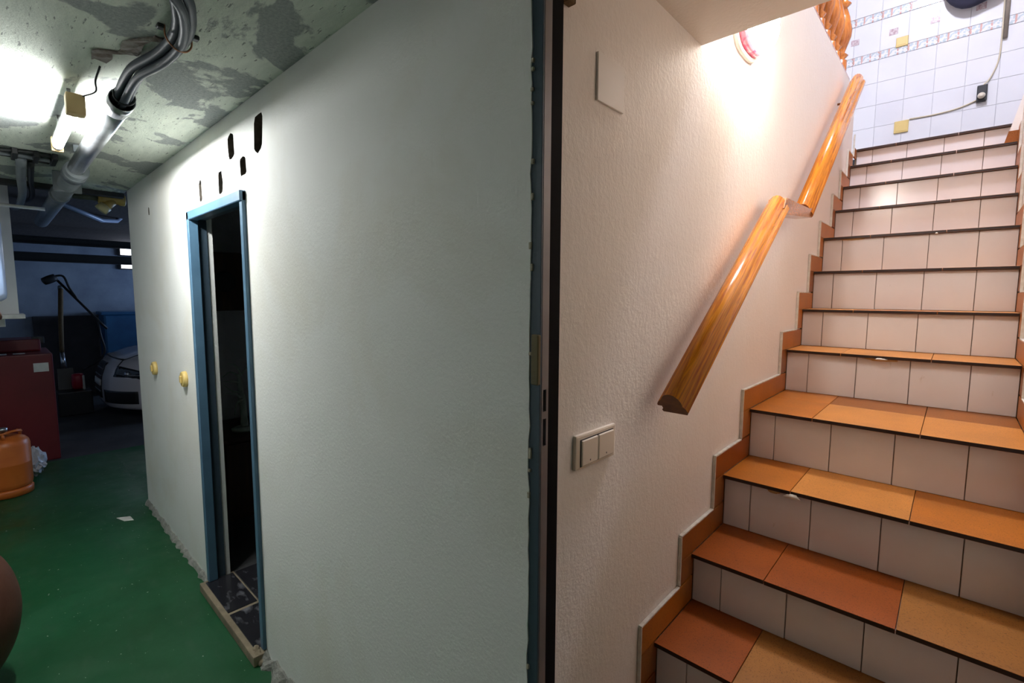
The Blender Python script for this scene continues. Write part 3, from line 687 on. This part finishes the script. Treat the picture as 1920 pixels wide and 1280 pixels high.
box('cupboard_body', -4.2, -3.72, .92, 1.9, 1.48, 1.88, m_brown, wc, .005)
for y_ in (1.10, 1.34): lathe('round_panel', [(.07, 0), (.07, .012), (.055, .018)], (-3.72, y_, 1.68), m_black, wc, 20, 'x')

# ---- deep garage
pw = struct(box('wall_pillar', -5.42, -5.22, -1.2, .135, 1.44, 2.44, m_white), 'white plaster pillar beside the water heater')
shf = thing('wall_shelf', (-5.3, -.2, 1.40), 'pale wooden ledge below the white pillar', 'shelf')
box('board', -5.46, -5.16, -1.2, .165, 1.405, 1.44, m_sticker, shf, .004)
box('bracket', -5.36, -5.33, -.02, .06, 1.34, 1.405, m_sticker, shf, .003)
wh = thing('water_heater', (-4.75, -.14, 1.54), 'white cylindrical water heater at the left edge of the photo', 'water heater')
lathe('tank', [(.19, 0), (.215, .02), (.22, .05), (.22, .52), (.215, .55), (.18, .57)], (-4.75, -.145, 1.54), M('white_enamel', (.74, .77, .82), (.72, .75, .80), 3, rough=.25), wh, 32)
lathe('lower_cap', [(.10, -.02), (.19, 0)], (-4.75, -.145, 1.54), m_white, wh, 24)
tube('inlet_pipe', [(-4.70, .0, 1.53), (-4.72, .03, 1.45), (-4.9, .03, 1.42)], .010, m_copper, wh, 8, 4)
cb_ = thing('red_cabinet', (-6.65, -.3, 0), 'dark red metal boiler cabinet behind the orange gas bottle', 'cabinet')
box('cabinet_body', -7.05, -6.3, -.95, .359, 0, 1.03, m_red, cb_, .012)
box('top_panel', -7.05, -6.62, -.95, .30, 1.03, 1.15, m_red, cb_, .02)
box('control_knob', -6.76, -6.66, .24, .33, 1.10, 1.17, m_black, cb_, .01)
tag(box('sticker', -6.299, -6.2975, .223, .326, .862, .945, m_sticker, cb_), 'white paper label')
tag(box('sticker', -6.50, -6.38, -.05, .06, 1.031, 1.033, m_sticker, cb_), 'white paper on the top')
tag(box('sticker', -6.48, -6.40, .10, .18, 1.031, 1.033, m_sticker, cb_), 'small paper on the top')
gb = thing('gas_bottle', (-5.46, -.012, 0), 'orange butane gas bottle standing on the green floor', 'gas bottle')
gl = (-5.46, -.012, 0)
lathe('foot_ring', [(.135, 0), (.148, .004), (.150, .05), (.140, .062)], gl, m_orange, gb, 28)
lathe('bottle_body', [(.130, .055), (.146, .075), (.150, .10), (.150, .25), (.1515, .255), (.150, .26), (.150, .40), (.143, .43), (.125, .452), (.09, .468), (.04, .475)], gl, m_orange, gb, 28)
lathe('valve', [(.022, .47), (.022, .51), (.03, .512), (.03, .535), (.014, .54)], gl, m_galv, gb, 14)
tube('collar_handle', [(gl[0]+.10*math.cos(a*math.pi/10), gl[1]+.10*math.sin(a*math.pi/10), .505+.012*math.sin(a*.8)) for a in range(-7, 8)], .010, m_orange, gb, 8, 3)
for a in (-6, 0, 6): tube('collar_post', [(gl[0]+.10*math.cos(a*math.pi/10), gl[1]+.10*math.sin(a*math.pi/10), .455), (gl[0]+.10*math.cos(a*math.pi/10), gl[1]+.10*math.sin(a*math.pi/10), .505)], .010, m_orange, gb, 8)
q = random.Random(4)
bagv = ball('plastic_bag', (-5.86, .16, .13), .14, .085, .13, m_bag, None, 22, 14, lambda d: .78+.22*q.random()+.12*math.sin(9*d.x+7*d.z)*math.cos(8*d.y))
for p in bagv.data.polygons: p.use_smooth = False
tag(bagv, 'crumpled white plastic bag between the gas bottle and red cabinet', 'bag')
# jar made up to stand in for a blurred finger at the left edge
pf = thing('finger_stand_in', (-2.759, -.233, 0), 'made-up reddish-brown jar standing in for a blurred finger at the left edge', 'jar')
jp = [(.236*math.sqrt(max(0, 1-((z-.333)/.333)**2)), z) for z in [.03+.58*i/24 for i in range(25)]]
lathe('stand_in_body', [(.085, 0), (.09, .012)]+jp, (-2.759, -.233, 0), m_stand_in, pf, 40)
lathe('stand_in_neck', [(.10, .60), (.085, .62), (.085, .645), (.105, .655), (.105, .672), (.080, .676), (.072, .655)], (-2.759, -.233, 0), m_stand_in, pf, 32)
for sg in (-1, 1): tube('handle', [(-2.759+sg*.085, -.233, .635), (-2.759+sg*.15, -.233, .64), (-2.759+sg*.165, -.233, .575)], .012, m_stand_in, pf, 8, 5)
# a chip of pale material on the floor
fc = mesh('paint_chip', [(-4.30, .50, .001), (-4.20, .53, .001), (-4.17, .58, .001), (-4.26, .575, .001), (-4.29, .51, .005), (-4.205, .535, .006), (-4.18, .572, .005), (-4.255, .568, .006)], [(0, 1, 2, 3), (4, 5, 6, 7), (0, 1, 5, 4), (1, 2, 6, 5), (2, 3, 7, 6), (3, 0, 4, 7)], m_sticker)
tag(fc, 'small pale chip lying on the green floor before the doorway', 'chip')

# ---- car: hull lofted across its width, nose towards -y
cx, cw, cy = -8.20, 1.76, .88
PROF = [(.10, .14), (.03, .17), (.0, .24), (-.005, .40), (.01, .55), (.05, .68), (.13, .775), (.35, .85), (.75, .925), (1.10, .975), (1.55, 1.22), (1.95, 1.41), (2.4, 1.45), (3.2, 1.42), (3.7, 1.15), (4.05, .95), (4.18, .80), (4.20, .40), (4.12, .20)]
def hull(t, i, out=0):
    i0 = min(int(i), len(PROF)-2); fr_ = i-i0; y = PROF[i0][0]*(1-fr_)+PROF[i0+1][0]*fr_; z = PROF[i0][1]*(1-fr_)+PROF[i0+1][1]*fr_
    a = abs(t); nose = .34*a**3.2*max(0, 1-y/1.2); tail = -.25*a**3*max(0, (y-3.2)/1.0)
    wid = 1-.12*max(0, z-.9)/.55 - .04*max(0, .35-z)/.3
    zz_ = z-(.10*a**4 if z > .6 else 0)*(1 if z < 1.0 else 1.3)
    return (cx+t*cw/2*wid+(out*t*.6), cy+y+nose+tail-out*(1 if y < .6 else 0), zz_+(out if z > .72 and y > .1 else 0))
NT = 24
def patch(name, t0, t1, i0, i1, out, mat, parent, nt_=10, ni=8, thick=True):
    vs, fs = [], []
    for a in range(nt_+1):
        for b_ in range(ni+1): vs.append(hull(t0+(t1-t0)*a/nt_, i0+(i1-i0)*b_/ni, out))
    nn = len(vs)
    for a in range(nt_+1):
        for b_ in range(ni+1): vs.append(hull(t0+(t1-t0)*a/nt_, i0+(i1-i0)*b_/ni, -.01))
    W = ni+1
    for a in range(nt_):
        for b_ in range(ni):
            f_ = (a*W+b_, (a+1)*W+b_, (a+1)*W+b_+1, a*W+b_+1); fs.append(f_); fs.append(tuple(nn+k for k in reversed(f_)))
    for a in range(nt_):
        fs.append((a*W, (a+1)*W, nn+(a+1)*W, nn+a*W)); fs.append((a*W+ni, (a+1)*W+ni, nn+(a+1)*W+ni, nn+a*W+ni))
    for b_ in range(ni):
        fs.append((b_, b_+1, nn+b_+1, nn+b_)); fs.append((nt_*W+b_, nt_*W+b_+1, nn+nt_*W+b_+1, nn+nt_*W+b_))
    return mesh(name, vs, fs, mat, parent, True)
car = thing('car', (cx, cy+2.1, 0), 'white car parked behind the end of the partition wall', 'car')
vs, fs = [], []; NP = (len(PROF)-1)*3+1
for a in range(NT+1):
    for j in range(NP): vs.append(hull(-1+2*a/NT, j/3))
for a in range(NT):
    for j in range(NP-1): fs.append((a*NP+j, (a+1)*NP+j, (a+1)*NP+j+1, a*NP+j+1))
fs.append(tuple(range(NP))); fs.append(tuple(NT*NP+j for j in range(NP))); fs += [(a*NP, (a+1)*NP, (a+1)*NP+NP-1, a*NP+NP-1) for a in range(NT)]
bd = mesh('body', vs, fs, m_car, car, True)
for p in bd.data.polygons:
    if len(p.vertices) > 4: p.use_smooth = False
gr_ = patch('grille', -.27, .27, 2.2, 5.4, .008, m_carblk, car)
for k in range(4): patch('grille_bar', -.25, .25, 2.7+k*.65, 2.78+k*.65, .014, m_pvc, gr_, 10, 1)
tag(patch('number_plate', -.26, .26, 3.2, 3.7, .016, m_sticker, gr_, 10, 2), 'pale plate across the grille')
for s in (-1, 1):
    hlm = patch('headlight', .62*s, .985*s, 4.15, 5.35, .007, m_glass, car); 
    e = hull(.80*s, 4.75, .004); ball('lamp_reflector', e, .05, .03, .04, m_galv, hlm, 12, 8)
    patch('air_intake', .40*s, .94*s, 1.9, 2.95, .006, m_carblk, car)
    patch('fender_gap', .60*s, .615*s, 5.2, 9.0, .003, m_carblk, car, 1, 14)
patch('bonnet_edge', -.6, .6, 6.0, 6.12, .004, m_carblk, car, 14, 1)
patch('windscreen', -.86, .86, 9.15, 11.0, .006, m_glass, car)
for y_ in (.95, 3.5):
    for s in (-1, 1):
        wx = cx+s*(cw/2-.10)
        wh_ = lathe('wheel', [(.20, -.10), (.30, -.105), (.315, -.08), (.315, .08), (.30, .105), (.20, .10)], (wx, cy+y_, .316), m_black, car, 24, 'x')
        lathe('rim', [(.19, -.112), (.19, .112)], (wx, cy+y_, .316), m_galv, wh_, 20, 'x')

# ---- stuff against the far wall
tk = thing('blue_tank', (-10.0, 1.6, 0), 'large blue plastic bin behind the white car', 'bin')
box('bin_body', -10.3, -9.8, 1.17, 2.4, 0, 1.28, m_bluep, tk, .03); box('bin_rim', -10.33, -9.77, 1.14, 2.43, 1.27, 1.32, m_bluep, tk, .01)
bd_ = box('leaning_board', -10.39, -10.33, .40, 1.16, 0, 1.25, M('dark_board', (.075, .072, .078), (.05, .05, .055), 3, rough=.8), bev=.004); tag(bd_, 'dark grey board against the far garage wall', 'board')
for x, z0_, z1_, lab in ((-8.5, 2.221, 2.312, 'nearer dark steel beam below the far garage ceiling'), (-9.0, 2.026, 2.142, 'lower dark steel beam across the far garage wall')):
    bmo = thing('steel_beam', (x, .5, z0_), lab, 'beam', 'steel beams in the far garage')
    box('web', x-.01, x+.01, -1.5, 5.0, z0_, z1_, m_black, bmo); box('flange', x-.05, x+.05, -1.5, 5.0, z0_, z0_+.012, m_black, bmo); box('flange', x-.05, x+.05, -1.5, 5.0, z1_-.012, z1_, m_black, bmo)
m_day = EM('daylight_pane', (.86, .88, 1.0), 2.2)
for n_, (z0_, z1_) in enumerate(((2.256, 2.363), (2.032, 2.150))):
    wv_ = struct(box('window_%d' % (n_+1), -10.39, -10.37, 1.48, 2.3, z0_-.02, z1_+.02, m_carblk), 'narrow bright slit window on the far wall')
    box('pane', -10.372, -10.366, 1.52, 2.26, z0_, z1_, m_day, wv_)
br_ = thing('shovel', (-9.05, .63, .3), 'wooden handled shovel leaning against the far wall', 'shovel')
tube('handle', [(-9.3, .672, 1.68), (-9.05, .625, 1.2), (-8.95, .605, .80)], [.028, .028, .026], m_wood_old, br_, 10, 5)
tube('grip', [(-9.315, .675, 1.70), (-9.29, .672, 1.66)], .034, m_pvc, br_, 10)
tube('ferrule', [(-8.955, .606, .80), (-8.90, .612, .58)], [.024, .030], m_galv, br_, 12)
mesh('blade', [(-8.90, .54, .58), (-8.90, .70, .58), (-8.84, .72, .2), (-8.80, .62, .02), (-8.84, .53, .2), (-8.92, .54, .58), (-8.92, .70, .58), (-8.86, .72, .2), (-8.82, .62, .02), (-8.86, .53, .2)], [(0, 1, 2, 3, 4), (5, 6, 7, 8, 9), (0, 1, 6, 5), (1, 2, 7, 6), (2, 3, 8, 7), (3, 4, 9, 8), (4, 0, 5, 9)], m_carblk, br_)
sq = thing('floor_squeegee', (-9.1, .85, 0), 'long black pole with a square head leaning beside the shovel', 'squeegee')
tube('pole', [(-9.2, .64, 1.78), (-9.0, 1.03, 1.20), (-8.95, 1.10, 1.10)], .016, m_black, sq, 8)
tube('loop_strap', [(-9.2, .60, 1.84), (-9.19, .70, 1.84), (-9.15, .75, 1.68), (-9.1, .82, 1.52)], .014, m_black, sq, 8, 5)
hd = ball('head', (-9.2, .585, 1.80), .05, .085, .055, m_black, sq, 14, 8, lambda d: 1/max(abs(d.x), abs(d.y), abs(d.z))**.6)
hd.rotation_euler = (math.radians(28), 0, 0)
tag(tube('loose_cable', [(-9.0, 1.01, 1.22), (-8.98, 1.03, 1.0), (-8.97, 1.06, .80), (-8.97, 1.0, .66), (-8.95, .88, .58), (-8.9, .80, .54)], .013, m_black, None, 8, 6), 'black cable hanging in a loop beside the white car', 'cable')
cn = thing('red_canister', (-8.66, .72, .31), 'small red and white canister on a dark box by the far wall', 'canister')
ball('canister_body', (-8.66, .72, .42), .06, .065, .11, m_red2 if False else M('bright_red_plastic', (.42, .012, .03), (.34, .01, .025), 4, rough=.35), cn, 18, 12, lambda d: 1/max(abs(d.x), abs(d.y), abs(d.z))**.7)
box('white_end', -8.64, -8.60, .76, .785, .31, .50, m_sticker, cn, .006)
dbx = box('dark_crate', -8.78, -8.45, .50, .84, 0, .31, m_carblk, bev=.01); tag(dbx, 'dark low crate under the red canister', 'crate')
